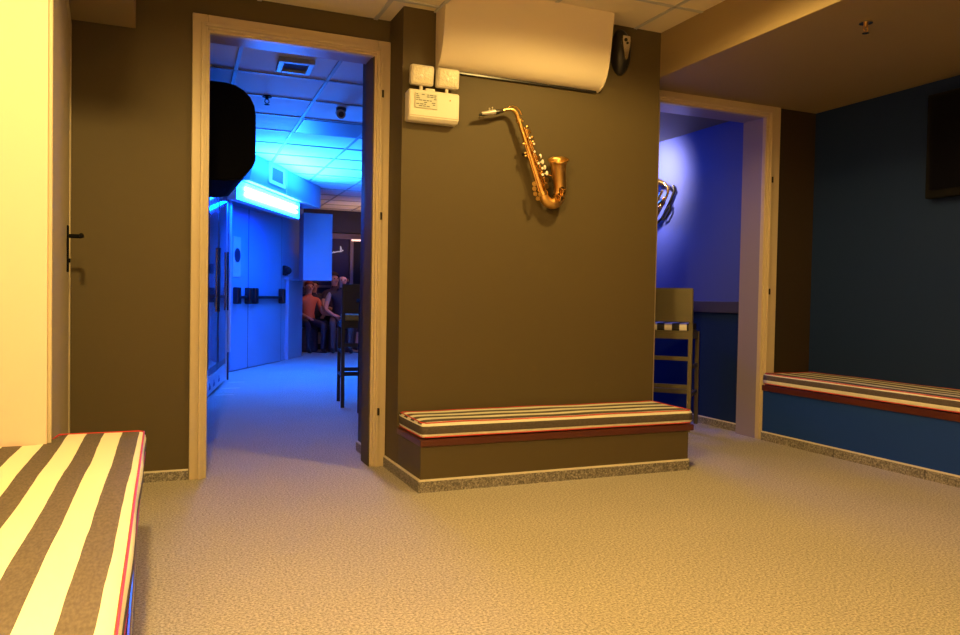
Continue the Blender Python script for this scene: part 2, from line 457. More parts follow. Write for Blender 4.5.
b = MB(); b.box((1.268, 3.74, 1.968), (1.318, 3.765, 1.984), .004); b.box((1.278, 3.739, 1.972), (1.308, 3.766, 1.978)); part(b, 'top_handle', WHITE, root, True, world=True)
b = MB(); b.disc((1.395, 3.7262, 1.93), (0, -1, 0), .004, .003); part(b, 'indicator_light', mat('indicator_amber', (.6, .25, .05), .3), root, world=True)
for x0, x1 in ((1.186, 1.306), (1.324, 1.446)):
    cx = (x0+x1)/2
    Mx = Matrix.Translation((cx, 3.745, 2.045)) @ Matrix.Rotation(math.radians(6), 4, 'X')
    h = MB(); h.box((-.061, -.02, -.050), (.061, .022, .050), .010, Mx); ho = part(h, 'lamp_head', WHITE, root, True, world=True)
    l = MB(); l.box((-.053, -.0245, -.042), (.053, -.018, .042), .004, Mx); part(l, 'lens', LENS, ho, True, world=True)
    l = MB(); l.ball(Mx @ V((-.008, -.022, -.006)), .012, (1, .4, 1)); part(l, 'bulb', PEARL, ho, True, world=True)
    n = MB(); n.tube([(cx, 3.755, 1.962), (cx, 3.752, 2.0)], .009, 10); part(n, 'swivel', WHITE, root, True, world=True)

# black dispenser / box speaker right of the cover
root = thing('air_freshener', 'black oval wall dispenser with a silver tapered plate right of the beige cover', 'dispenser', (2.455, Yc, 2.22))
b = MB(); b.ball((2.456, 3.80, 2.345), 1, (.062, .070, .132), u=24, v=16)
for v in b.bm.verts:
    if v.co.y > 3.80: v.co.y = 3.80
part(b, 'body', BLACKP, root, True, world=True)
b = MB()
pts = [(-.024, .055), (.024, .055), (.026, .03), (.020, -.02), (.010, -.07), (0, -.078), (-.008, -.07), (-.018, -.02), (-.026, .03)]
b.prism([(2.452+x, 2.362+z) for x, z in pts], 'Y', 3.722, 3.74); pl = part(b, 'front_plate', SILV, root, world=True, label='silver tapered front plate')
for q, rr in (((2.447, 3.7225, 2.395), .010), ((2.458, 3.7225, 2.378), .007)):
    b = MB(); b.disc(q, (0, -1, 0), rr, .003); part(b, 'nozzle', BLACKP, pl, True, world=True)

# ------------------------------------------------------------------ saxophone
ys = 3.735
root = thing('saxophone', 'brass saxophone hung at a slant on the grey-brown pillar above the low bench', 'saxophone', (1.9, Yc, 1.43))
def W(p, dy=0): return (p[0], ys+dy, p[1])
mp = [(1.563, 1.879), (1.60, 1.888), (1.64, 1.899), (1.672, 1.907)]
b = MB(); b.tube([W(p) for p in mp], [.006, .0095, .0125, .0135], 14)
part(b, 'mouthpiece', BLACKP, root, True, world=True, label='black mouthpiece')
b = MB(); b.tube([(1.575, ys-.004, 1.8865), (1.61, ys-.005, 1.893), (1.650, ys-.005, 1.9035)], [.0085, .012, .0145], 14); part(b, 'ligature', STONE, root, True, world=True, label='pale metal ligature')
for x, z in ((1.618, 1.912), (1.636, 1.917)):
    b = MB(); b.tube([W((x, z-.008), -.004), W((x-.001, z+.004), -.004)], .0035, 8); b.ball(W((x-.001, z+.006), -.004), .006)
    part(b, 'ligature_screw', SILV, root, True, world=True)
b = MB(); b.tube([W((1.672, 1.908)), W((1.697, 1.915))], .0105, 12); part(b, 'cork', mat('dark_cork', (.05, .03, .02), .8), root, True, world=True)
neck = [(1.690, 1.914), (1.715, 1.923), (1.740, 1.928), (1.758, 1.926), (1.774, 1.915), (1.785, 1.897), (1.794, 1.872)]
b = MB(); b.tube([W(p) for p in neck], [.0085, .009, .010, .011, .012, .0125, .013], 14)
nk = part(b, 'neck', BRASS, root, True, world=True)
b = MB(); b.tube([W(p, -.012) for p in [(1.728, 1.937), (1.748, 1.943), (1.770, 1.940), (1.790, 1.925), (1.803, 1.903)]], .0032, 8); b.ball(W((1.730, 1.935), -.012), .0055)
part(b, 'octave_key', BRASS, nk, True, world=True)
b = MB(); b.tube([W((1.792, 1.880)), W((1.797, 1.866))], .0165, 16); b.ball(W((1.812, 1.872), -.004), .006); part(b, 'neck_collar', BRASSD, root, True, world=True)
body = [(1.796, 1.870), (1.827, 1.795), (1.870, 1.685), (1.915, 1.567), (1.943, 1.495)]
b = MB(); b.tube([W(p) for p in body], [.0125, .0155, .020, .0245, .027], 18)
bow = [(1.943, 1.495), (1.950, 1.477), (1.962, 1.459), (1.978, 1.447), (1.996, 1.443), (2.015, 1.447), (2.031, 1.460), (2.041, 1.480)]
part(b, 'body_tube', BRASS, root, True, world=True)
b = MB(); b.tube([W(p, -.006*min(1, i/4)) for i, p in enumerate(bow)], [.027, .0275, .0285, .0295, .0305, .0315, .032, .0325], 18); part(b, 'bow', BRASSD, root, True, world=True)
for p, q, r in (((1.940, 1.503), (1.947, 1.485), .0295), ((2.036, 1.470), (2.044, 1.488), .0345)):
    b = MB(); b.tube([W(p, -.002), W(q, -.004)], r, 20); part(b, 'bow_ring', BRASS, root, True, world=True)
bell = [((2.041, 1.480), -.006, .0325), ((2.046, 1.505), -.007, .033), ((2.045, 1.535), -.010, .034), ((2.039, 1.570), -.015, .036), ((2.030, 1.605), -.022, .038), ((2.022, 1.635), -.030, .041), ((2.017, 1.655), -.036, .045), ((2.014, 1.668), -.041, .051), ((2.012, 1.676), -.045, .057)]
b = MB(); b.tube([W(p, dy) for p, dy, r in bell], [r for *_, r in bell], 26, cap=False)
mo = part(b, 'bell', BRASSD, root, True, world=True)
sd = mo.modifiers.new('wall', 'SOLIDIFY'); sd.thickness = .0015
end = V(W(bell[-1][0], bell[-1][1])); prev = V(W(bell[-3][0], bell[-3][1])); ax = (end-prev).normalized()
u = ax.orthogonal().normalized(); w = ax.cross(u)
b = MB(); b.tube([end + (u*math.cos(2*PI*k/28)+w*math.sin(2*PI*k/28))*0.0575 for k in range(28)], .0028, 8, closed=True); part(b, 'bell_rim', BRASS, mo, True, world=True)
d_ = (V(W((1.943, 1.495)))-V(W((1.796, 1.870)))).normalized(); side = V((d_.z, 0, -d_.x)); side = side if side.x > 0 else -side
def along(t, s_, dy): 
    p = V(W((1.796, 1.870))) + d_*(t*.403) + side*s_; p.y += dy; return p
for (s_, dy, t0, t1) in ((.018, -.026, .12, .93), (.004, -.032, .10, .62), (-.022, -.022, .28, .97), (.027, -.018, .45, .92)):
    b = MB(); b.tube([along(t0, s_*(.7+.5*t0), dy*.8), along(t1, s_*(.7+.6*t1), dy*1.1)], .0036, 8)
    for k in range(5):
        t = t0+(t1-t0)*k/4
        b.tube([along(t, s_*(.7+.55*t)*.6, dy*.4), along(t, s_*(.7+.55*t), dy*(.8+.3*t))], .0022, 6)
    part(b, 'key_rod', BRASS, root, True, world=True)
for k, t in enumerate((.16, .25, .34, .44, .53, .60, .68, .76, .84, .92)):
    s_ = (.008 if k % 2 else .020)+.008*t; c = along(t, s_, -.024-.012*t); r = .0085+.007*t
    b = MB(); b.disc(c, (.15, -1, .1), r, .005, 18); kc = part(b, 'key_cup', BRASS, root, True, world=True)
    if k in (1, 2, 3, 5, 6, 7):
        b = MB(); b.disc(c+V((.0007, -.0052, .0006)), (.15, -1, .1), r*.55, .002, 14); part(b, 'pearl', PEARL, kc, True, world=True)
for k, (t, s_) in enumerate(((.52, .046), (.60, .049), (.68, .051), (.76, .053))):
    b = MB(); c = along(t, s_, -.020); b.tube([c, along(t-.01, s_-.028, -.028)], .0028, 6); b.ball(c, .0085, (1, .5, 1.5)); part(b, 'side_key', PEARL, root, True, world=True, label='pale touch key')
for k, (t, s_) in enumerate(((.10, .026), (.18, .030), (.25, .036), (.31, .034), (.30, -.022), (.42, -.030), (.46, -.034))):
    b = MB(); c = along(t, s_, -.016); b.tube([c, along(t+.03, s_*.3, -.02)], .0024, 6); b.ball(c, .0068, (1.4, .5, 1)); part(b, 'palm_key', BRASS, root, True, world=True)
for k, (t, s_) in enumerate(((.84, -.046), (.90, -.054), (.97, -.058), (1.04, -.052), (1.0, -.030))):
    b = MB(); c = along(t, s_, -.026); b.disc(c, (-.1, -1, .1), .0125, .004, 14); b.tube([c, along(t-.05, -.018, -.02)], .0026, 6); part(b, 'pinky_key', BRASS, root, True, world=True)
for (x, z) in ((2.052, 1.475), (2.068, 1.512)):
    b = MB(); b.disc((x-.03, ys-.045, z), (.1, -1, 0), .022, .005, 20)
    for a in range(3): b.tube([(x-.03+.021*math.cos(a*2.1+.4), ys-.040, z+.021*math.sin(a*2.1+.4)), (x-.03+.024*math.cos(a*2.1+.4), ys-.058, z+.024*math.sin(a*2.1+.4)), (x-.03, ys-.060, z)], .0018, 6)
    part(b, 'bell_key_guard', BRASS, root, True, world=True)
b = MB(); b.tube([(1.995, ys-.008, 1.585), (2.008, ys-.018, 1.592)], .004, 8); b.tube([along(.72, .02, -.004), (2.006, ys-.014, 1.590)], .0035, 8); part(b, 'bell_brace', BRASS, root, True, world=True)
for q in (((1.845, ys+.010, 1.70), (1.885, Yc, 1.715)), ((1.92, ys+.012, 1.50), (1.955, Yc, 1.512))):
    b = MB(); b.box(*q, .002); part(b, 'wall_hook', BLACKM, root, world=True)

# ------------------------------------------------------------------ television and sprinkler on the right side
root = thing('television', 'black wall television at the right edge above the blue bench', 'television', (4.2, 2.6, 1.54))
b = MB(); b.box((4.135, 2.06, 1.545), (4.180, 3.135, 2.145), .006); part(b, 'case', MATB, root, world=True)
b = MB(); b.box((4.131, 2.09, 1.59), (4.1352, 3.105, 2.115)); part(b, 'screen', SCREEN, root, world=True)
b = MB(); b.box((4.178, 2.4, 1.70), (4.219, 2.8, 1.98), .003); part(b, 'wall_bracket', BLACKM, root, world=True)

def sprinkler(loc, label, s=1, m1=None, m2=None):
    m1 = m1 or SILV; m2 = m2 or BRASSD
    r = thing('sprinkler', label, 'sprinkler', loc)
    b = MB(); b.tube([(0,0,0), (0,0,-.006*s)], .03*s, 20); b.build('escutcheon', m1, r, True)
    b = MB(); b.tube([(0,0,-.004*s), (0,0,-.02*s)], .010*s, 12); b.tube([(-.009*s,0,-.02*s), (-.013*s,0,-.035*s), (0,0,-.05*s)], .003*s, 8); b.tube([(.009*s,0,-.02*s), (.013*s,0,-.035*s), (0,0,-.05*s)], .003*s, 8); b.build('frame', m2, r, True)
    b = MB(); b.tube([(0,0,-.05*s), (0,0,-.052*s)], .016*s, 14); b.build('deflector', m1, r, True)
    return r
sprinkler((3.051, 2.64, 2.24), 'metal sprinkler head under the right bulkhead')
sprinkler((.77, 5.95, 2.40), 'dark sprinkler head hanging from the blue corridor ceiling', 1.25, MATB, MATB)

# ------------------------------------------------------------------ room behind door 2 (blue wall)
walls('wall_blue_room', [((3.85, 4.20, .93), (3.98, 7.1, 2.5))], BLUEP)
walls('wall_blue_room_lower', [((3.85, 4.20, 0), (3.98, 7.1, .845))], TEAL)
struct(MB().box((3.825, 4.20, .845), (3.98, 7.1, .93), .004).build('trim_2', mat('chair_rail', (.05, .045, .06), .5)))
walls('ceiling_blue_room', [((2.90, 4.20, 2.24), (3.98, 7.1, 2.5))], DCEIL)
walls('wall_blue_room_far', [((2.95, 7.0, 0), (3.98, 7.1, 2.5))], NAVY)
walls('wall_between_rooms', [((2.905, 4.49, 0), (3.02, 8.0, 2.5))], NAVY)
walls('wall_behind_pillar', [((1.13, 4.205, 0), (2.895, 4.49, 2.5))], DARKP)

# cornet-like brass hanging on the blue wall
root = thing('cornet', 'small brass horn hung on the spotlit blue wall beyond the right doorway', 'horn', (3.85, 5.2, 1.7))
def Hh(y, z, dx=-.05): return V((3.85+dx, y, z))
b = MB(); pts = [Hh(5.34, 1.88, -.07), Hh(5.30, 1.895, -.07), Hh(5.24, 1.90, -.065), Hh(5.16, 1.87, -.06)]
b.tube(pts, [.060, .040, .026, .018], 20, cap=False); part(b, 'bell', BRASS, root, True, world=True)
b = MB(); b.tube([Hh(5.16, 1.87, -.06), Hh(5.125, 1.835), Hh(5.13, 1.79), Hh(5.20, 1.70), Hh(5.27, 1.62), Hh(5.31, 1.60), Hh(5.34, 1.63), Hh(5.31, 1.70), Hh(5.20, 1.82)], [.016, .013, .012, .012, .012, .012, .012, .012, .012], 12); part(b, 'tubing', BRASS, root, True, world=True)
b = MB(); b.tube([Hh(5.10, 1.85, -.02), Hh(5.08, 1.81, -.02), Hh(5.14, 1.72, -.02), Hh(5.24, 1.60, -.02), Hh(5.33, 1.56, -.02)], .012, 10); part(b, 'dark_slide', BLACKM, root, True, world=True, label='dark slide tube')
for k in range(3):
    y, z = 5.17+.052*k, 1.735-.058*k
    b = MB(); b.tube([Hh(y-.03, z+.012, -.075), Hh(y+.045, z-.07+.04, -.075)], .016, 12); b.ball(Hh(y-.035, z+.016, -.075), .011); part(b, 'valve', BRASS, root, True, world=True)
b = MB(); b.tube([Hh(5.12, 1.70, -.03), Hh(5.12, 1.66, -.03), Hh(5.17, 1.60, -.03), Hh(5.21, 1.585, -.03), Hh(5.2, 1.63, -.03), Hh(5.12, 1.70, -.03)], .009, 8); part(b, 'tuning_slide', BLACKM, root, True, world=True)
b = MB(); b.box((3.80, 5.22, 1.74), (3.851, 5.24, 1.76)); part(b, 'wall_hook', BLACKM, root, world=True)

# bar stools ---------------------------------------------------------------
def stool(label, group, wood, cloth):
    r = thing('bar_stool', label, 'bar stool')
    w, d = .185, .19       # half width, half depth; back at y=-d (towards the front room)
    for s in (-1, 1):
        b = MB(); x = s*w
        b.prism([(-d-.012, 1.01), (-d-.028, 1.01), (-d-.016, .70), (-d-.022, .40), (-d-.040, 0), (-d-.008, 0), (-d+.012, .40), (-d+.018, .70)], 'X', x-.014, x+.014)
        b.build('rear_leg', wood, r)
        b = MB(); b.prism([(d-.035, .70), (d, .70), (d+.022, 0), (d-.008, 0)], 'X', x-.014, x+.014); b.build('front_leg', wood, r)
        for z0, z1 in ((.655, .70), (.44, .465), (.24, .265)):
            b = MB(); b.box((x-.008, -d+.008, z0), (x+.008, d-.01, z1)); b.build('side_rail', wood, r)
    b = MB(); b.box((-w-.013, -d-.035, .775), (w+.013, -d-.014, 1.018), .004); b.build('back_panel', wood, r)
    for z, h in ((.655, .045), (.50, .03), (.30, .03)):
        b = MB(); b.box((-w, -d-.012, z), (w, -d+.006, z+h), .002); b.build('rung', wood, r)
    b = MB(); b.box((-w, d-.03, .655), (w, d-.008, .70)); b.build('front_rail', wood, r)
    b = MB(); b.box((-w, d-.01, .22), (w, d+.012, .255), .002); b.build('footrest', wood, r)
    b = MB(); b.box((-w+.005, -d-.008, .70), (w-.005, d, .714), .003); b.build('seat', wood, r)
    b = MB(); b.box((-w+.01, -d-.006, .714), (w-.01, d-.004, .765), .012, seg=3); b.build('seat_cushion', cloth, r, True)
    return r
def small_stripes(name, a, c):
    m, nt, b = newmat(name); L = nt.links.new
    tc = nt.nodes.new('ShaderNodeTexCoord'); sp = nt.nodes.new('ShaderNodeSeparateXYZ'); L(tc.outputs['Object'], sp.inputs[0])
    m1 = nt.nodes.new('ShaderNodeMath'); m1.operation = 'FLOORED_MODULO'; m1.inputs[1].default_value = .105; L(sp.outputs['X'], m1.inputs[0])
    m2 = nt.nodes.new('ShaderNodeMath'); m2.operation = 'LESS_THAN'; m2.inputs[1].default_value = .052; L(m1.outputs[0], m2.inputs[0])
    mx = nt.nodes.new('ShaderNodeMix'); mx.data_type = 'RGBA'; mx.inputs['A'].default_value = (*a, 1); mx.inputs['B'].default_value = (*c, 1)
    L(m2.outputs[0], mx.inputs['Factor']); L(mx.outputs['Result'], b.inputs['Base Color']); b.inputs['Roughness'].default_value = .8
    return m
st = stool('olive tan wooden bar stool with black and white striped seat behind the right doorway', None, OLIVE, small_stripes('stool_stripes', (.02, .018, .02), (.85, .8, .72)))
st.rotation_euler.z = -math.radians(40); 
def place(o, corner_local, corner_world, rz):
    v = Matrix.Rotation(rz, 3, 'Z') @ V((corner_local[0], corner_local[1], 0))
    o.location = (corner_world[0]-v.x, corner_world[1]-v.y, 0); o.rotation_euler.z = rz
place(st, (.198, -.215), (3.505, 4.41), -math.radians(46))
st2 = stool('dark wooden bar stool standing in the blue-lit corridor beside the black cabinet', None, DWOOD, mat('cream_seat_cloth', (.16, .14, .06), .8, spec=.1))
place(st2, (-.198, -.21), (1.425, 6.25), math.radians(-8))

# ------------------------------------------------------------------ corridor behind door 1
walls('wall_corridor_left', [((-.20, 4.20, 0), (-.10, 8.6, 2.5))], DARKP)
walls('wall_corridor_return', [((-.20, 8.6, 0), (.745, 8.72, 2.5))], DARKP)
# blue-lit oblique wall
P0 = V((.72, 9.30, 0)); P1 = V((2.07, 11.73, 0)); D = (P1-P0).normalized(); Nn = V((D.y, -D.x, 0))   # Nn towards the corridor
MW = Matrix(((D.x, Nn.x, 0, P0.x), (D.y, Nn.y, 0, P0.y), (0, 0, 1, 0), (0, 0, 0, 1)))      # local x along wall, y out of it
LW = (P1-P0).length
struct(MB().box((-1.2, -.15, 0), (LW, 0, 2.5), 0, MW).build('wall_corridor_oblique', PALEB))
struct(MB().box((-.40, .002, 0), (-.2, .10, 2.5), 0, MW).build('trim_3', DARKP))
walls('wall_corridor_far', [((1.9, 13.6, 0), (5.2, 13.7, 2.5))], mat('far_wall_paint', (.05, .045, .07), .5))
walls('wall_corridor_side', [((1.95, 11.85, 0), (2.06, 13.6, 2.5))], DARKP)
walls('wall_corridor_right', [((4.9, 8.0, 0), (5.0, 13.6, 2.5)), ((2.905, 8.0, 0), (4.9, 8.1, 2.5))], DARKP)
walls('ceiling_corridor', [((-.2, 4.20, 2.40), (2.905, 8.4, 2.5)), ((-.2, 8.4, 2.40), (5.0, 13.7, 2.5))], CEILB)
b = MB(); Rg = Matrix.Translation((1.09, 5.33, 0)) @ Matrix.Rotation(-math.radians(1.9), 4, 'Z')
for k in range(-2, 6): b.box((-.012+.6*k, -.7 if k > -2 else 0, 2.393), (.012+.6*k, 7.9, 2.402), 0, Rg)
for k in range(0, 14): b.box((-1.1, -.012+.6*k, 2.393), (3.1 if k > 4 else 1.7, .012+.6*k, 2.402), 0, Rg)
struct(b.build('trim_4', mat('corridor_grid_metal', (.30, .31, .33), .6)))
# darker tile
struct(MB().box((.02, 1.23, 2.390), (.58, 1.77, 2.399), 0, Rg).build('trim_5', mat('grey_access_panel', (.12, .13, .18), .5)))

def wpt(s_, o_, z): return MW @ V((s_, o_, z))
# double exit door in the oblique wall
x0, xm, x1 = .17, .68, 1.80
b = MB()
for a, c in (((x0-.03, 0, 0), (x0, .02, 2.0)), ((x1, 0, 0), (x1+.05, .02, 2.0)), ((x0-.03, 0, 1.97), (x1+.05, .02, 2.02))): b.box(a, c, .002, MW)
dd = struct(b.build('door_4', PALEB))
for a, c in ((x0, xm-.012), (xm+.012, x1)):
    l = MB(); l.box((a, .002, .01), (c, .035, 1.965), .004, MW); lf = l.build('door_leaf', PALEB, dd)
    h = MB(); h.box((a+.06, .035, .865), (c-.04, .085, .90), .006, MW)
    for e in (a+.05, c-.11): h.box((e, .035, .80), (e+.09, .11, 1.0), .012, MW)
    h.build('panic_bar', BLACKP, lf)
b = MB(); b.box((xm-.012, .002, .01), (xm+.012, .030, 1.965), 0, MW); b.build('door_gap', BLACKP, dd)
b = MB(); b.box((x1, .002, .01), (x1+.012, .032, 1.97), 0, MW); b.build('door_gap', BLACKP, dd)
# round emblem sign on the left leaf
sg = thing('door_sign', 'white plate with dark round emblem on the left leaf of the blue-lit exit door', 'sign', wpt(.30, .036, 1.0))
b = MB(); b.box((.22, .036, 1.12), (.42, .046, 1.60), .004, MW); part(b, 'plate', WHITE, sg, world=True)
b = MB(); b.disc(wpt(.32, .046, 1.38), Nn, .085, .004, 24); part(b, 'emblem', mat('dark_emblem', (.03, .03, .05), .4), sg, True, world=True)
b = MB(); 
# small wall horn speaker
sp_ = thing('wall_buzzer', 'small dark round buzzer on the blue-lit wall right of the exit door', 'buzzer', wpt(1.98, 0, 1.25))
b.bm.free(); b = MB(); b.box((1.93, 0, 1.19), (2.03, .05, 1.33), .01, MW); part(b, 'base', BLACKP, sp_, True, world=True)
b = MB(); b.ball(wpt(1.98, .06, 1.26), .055); part(b, 'dome', BLACKP, sp_, True, world=True)
# pipe and trunking
tag(MB().box((2.05, .001, 0), (2.11, .05, 1.13), .005, MW).build('cable_trunking', PALEB), 'upright cable trunking at the end of the blue-lit wall', 'trunking')
tag(MB().box((1.98, .001, 1.13), (2.77, .07, 1.17), .005, MW).build('wall_ledge', PALEB), 'thin horizontal ledge below the far blue wall panel', 'ledge')
# duct along the ceiling
A = V((.977, 8.451, 0)); B = V((2.087, 10.538, 0)); Dd = (B-A).normalized(); Nd = V((Dd.y, -Dd.x, 0))
MD = Matrix(((Dd.x, Nd.x, 0, A.x), (Dd.y, Nd.y, 0, A.y), (0, 0, 1, 0), (0, 0, 0, 1))); LD = (B-A).length
root = thing('ceiling_duct', 'boxed ceiling duct above the bright blue lamp', 'duct', A + V((0, 0, 2.1)))
b = MB(); b.box((0, -.42, 2.10), (LD, 0, 2.398), .004, MD); part(b, 'casing', PALEB, root, world=True)
b = MB(); b.prism([(0, 2.10), (-.14, 2.10), (0, 2.398)], 'Y', -.42, 0, MD); part(b, 'sloped_end', PALEB, root, world=True)
b = MB(); b.box((-.22, -.05, 2.088), (LD-.25, .03, 2.10), .002, MD); part(b, 'lip', WHITE, root, world=True)
b = MB(); b.box((.40, 0, 2.16), (.46, .022, 2.395), .003, MD); b.box((.84, 0, 2.16), (.90, .022, 2.395), .003, MD); b.box((.46, 0, 2.35), (.84, .022, 2.395), .003, MD); b.box((.46, 0, 2.16), (.84, .022, 2.20), .003, MD)
gf = part(b, 'grille_frame', WHITE, root, world=True)
b = MB(); b.box((.46, 0, 2.20), (.84, .004, 2.35), 0, MD)
for k in range(8): b.box((.46, .002, 2.205+.018*k), (.84, .014, 2.212+.018*k), 0, MD)
part(b, 'grille', mat('grey_grille', (.20, .2, .24), .5), gf, world=True)
b = MB(); b.box((.98, 0, 2.10), (1.0, .006, 2.398), 0, MD); part(b, 'joint', WHITE, root, world=True)
# lamp
root = thing('fluorescent_lamp', 'glowing blue fluorescent lamp under the ceiling duct', 'lamp', MD @ V((-.3, -.08, 1.88)))
b = MB(); b.box((-.35, -.14, 1.875), (1.61, -.05, 2.085), .004, MD); part(b, 'housing', WHITE, root, world=True)
b = MB(); b.box((-.35, -.05, 1.885), (1.58, -.036, 2.075), 0, MD); part(b, 'diffuser', LAMP, root, world=True, label='glowing blue diffuser')
for z in (1.95, 2.01):
    b = MB(); b.tube([MD @ V((-.18, -.025, z)), MD @ V((1.45, -.025, z))], .016, 10); part(b, 'tube', LAMPC, root, True, world=True)
# grey-blue box hanging beyond the wall end
tag(MB().box((1.945, 11.0, 1.13), (2.355, 11.35, 2.085), .006).build('wall_cabinet', mat('pale_cabinet', (.42, .46, .55), .5)), 'flat blue-lit wall cabinet hanging above the seated people', 'cabinet')

# black rounded unit on the corridor's left wall
root = thing('air_unit_cover', 'black rounded air unit high on the left of the blue corridor', 'air unit', (-.1, 5.2, 1.64))
AIRB = mat('black_air_unit', (.006, .006, .007), .9, spec=.05)
pr_ = [(-.099, 2.225), (.40, 2.225), (.46, 2.215), (.51, 2.19), (.55, 2.15), (.575, 2.10), (.585, 2.04), (.585, 1.76), (.57, 1.72), (.50, 1.635), (.40, 1.62), (-.099, 1.62)]
b = MB(); b.prism(pr_, 'Y', 5.03, 5.95); part(b, 'cover', AIRB, root, True, world=True)
b = MB(); b.prism([(x*.98+.002, 1.93+(z-1.93)*.97) for x, z in pr_], 'Y', 5.015, 5.03); part(b, 'end_plate', AIRB, root, True, world=True)

# tall cooler
Fa = V((.43, 6.96, 0)); Fb = V((.703, 8.395, 0)); Df = (Fb-Fa).normalized(); Nf = V((Df.y, -Df.x, 0)); LF = (Fb-Fa).length
MF = Matrix(((Df.x, Nf.x, 0, Fa.x), (Df.y, Nf.y, 0, Fa.y), (0, 0, 1, 0), (0, 0, 0, 1)))
root = thing('display_cooler', 'tall dark glass-fronted cooler on the left of the blue corridor', 'cooler', Fa)
b = MB(); b.box((-.06, -.34, .02), (LF, -.02, 2.02), .008, MF); part(b, 'cabinet', BLACKP, root, world=True)
for k in range(2):
    a, c = k*LF/2+.01, (k+1)*LF/2-.01
    b = MB(); b.box((a, -.02, .20), (c, -.006, 1.99), .003, MF); dr_ = part(b, 'door', BLACKP, root, world=True)
    b = MB(); b.box((a+.05, -.006, .26), (c-.05, -.001, 1.94), .001, MF); part(b, 'glass', GLASS, dr_, world=True)
    b = MB(); b.tube([MF @ V((c-.03, .012, .75)), MF @ V((c-.03, .012, 1.35))], .010, 8); part(b, 'handle', SILV, dr_, True, world=True)
b = MB(); b.box((.0, -.02, .03), (LF, -.004, .19), .003, MF); kp = part(b, 'kick_panel', CYANP, root, world=True, label='pale kick panel with small logos')
LOGO = mat('logo_blue', (.05, .10, .25), .5)
for s0 in (.12, .42, .80):
    b = MB(); b.prism([(s0, .07), (s0+.13, .07), (s0+.13, .10), (s0+.09, .10), (s0+.08, .13), (s0+.05, .13), (s0+.04, .10), (s0, .10)], 'Y', -.0045, -.002, MF)
    part(b, 'logo', LOGO, kp, world=True)
b = MB(); b.box((0, -.03, 2.0), (LF, 0, 2.03), .002, MF); b.box((LF-.01, -.03, .02), (LF+.02, .004, 2.03), .003, MF); part(b, 'edge_trim', CYANP, root, world=True, label='pale lit edge trim')
b = MB(); b.tube([(.745, 8.57, .3), (.745, 8.57, 1.97)], .018, 10); b.tube([(.745, 8.57, 1.97), (.735, 8.60, 2.0)], .018, 10)
tag(b.build('wall_pipe', CYANP, None, True), 'thin pale vertical pipe just beyond the tall cooler', 'pipe')
for k, (x, y) in enumerate(((.60, 7.32), (.70, 7.83), (.80, 8.35))):
    tag(MB().box((x-.08, y-.012, .0), (x+.08, y+.012, .002)).build('floor_tape', WHITE), ('short white tape strip on the corridor floor nearest the doorway', 'short white tape strip on the corridor floor, middle one of three', 'short white tape strip on the corridor floor farthest from the doorway')[k], 'tape', 'white tape strips on the corridor floor')

# ceiling vent and detector in the corridor
root = thing('ceiling_vent', 'square white ceiling vent near the top of the left doorway', 'vent', (.82, 5.04, 2.4))
b = MB(); Vt = Matrix.Translation((.825, 5.04, 0)) @ Matrix.Rotation(-.06, 4, 'Z')
for a, c in (((-.11, -.13), (-.075, .13)), ((.075, -.13), (.11, .13)), ((-.075, -.13), (.075, -.09)), ((-.075, .09), (.075, .13))): b.box((*a, 2.368), (*c, 2.399), .004, Vt)
part(b, 'frame', mat('vent_grey', (.3, .32, .34), .5), root, world=True)
b = MB(); b.box((-.075, -.09, 2.385), (.075, .09, 2.399), 0, Vt); part(b, 'grille', BLACKP, root, world=True)
root = thing('security_camera', 'small round ceiling camera in the blue corridor right of the sprinkler', 'camera', (1.351, 6.05, 2.4))
b = MB(); b.tube([(1.351, 6.05, 2.399), (1.351, 6.05, 2.375)], .04, 18); part(b, 'mount', DARKP, root, True, world=True)
b = MB(); b.tube([(1.351, 6.10, 2.37), (1.338, 5.99, 2.335)], .035, 16); bo = part(b, 'barrel', mat('camera_grey', (.3, .28, .26), .4), root, True, world=True)
b = MB(); b.disc((1.338, 5.989, 2.335), (-.1, -1, -.3), .022, .006); part(b, 'lens', BLACKP, bo, True, world=True)

# black cabinet on the right inside the corridor
root = thing('bar_cabinet', 'black waist-high cabinet at the right edge inside the blue corridor', 'cabinet', (1.40, 5.0, 0))
b = MB(); b.box((1.40, 5.0, .05), (1.9, 5.6, .87), .005); part(b, 'body', MATB, root, world=True)
b = MB(); b.box((1.39, 4.985, .87), (1.92, 5.62, .90), .004); part(b, 'top', MATB, root, world=True)
b = MB(); b.box((1.42, 5.03, 0), (1.87, 5.57, .05)); part(b, 'plinth', BLACKP, root, world=True)
b = MB(); b.box((1.42, 4.992, .12), (1.64, 5.0, .84), .002); b.box((1.65, 4.992, .12), (1.89, 5.0, .84), .002); part(b, 'door', BLACKP, root, world=True)

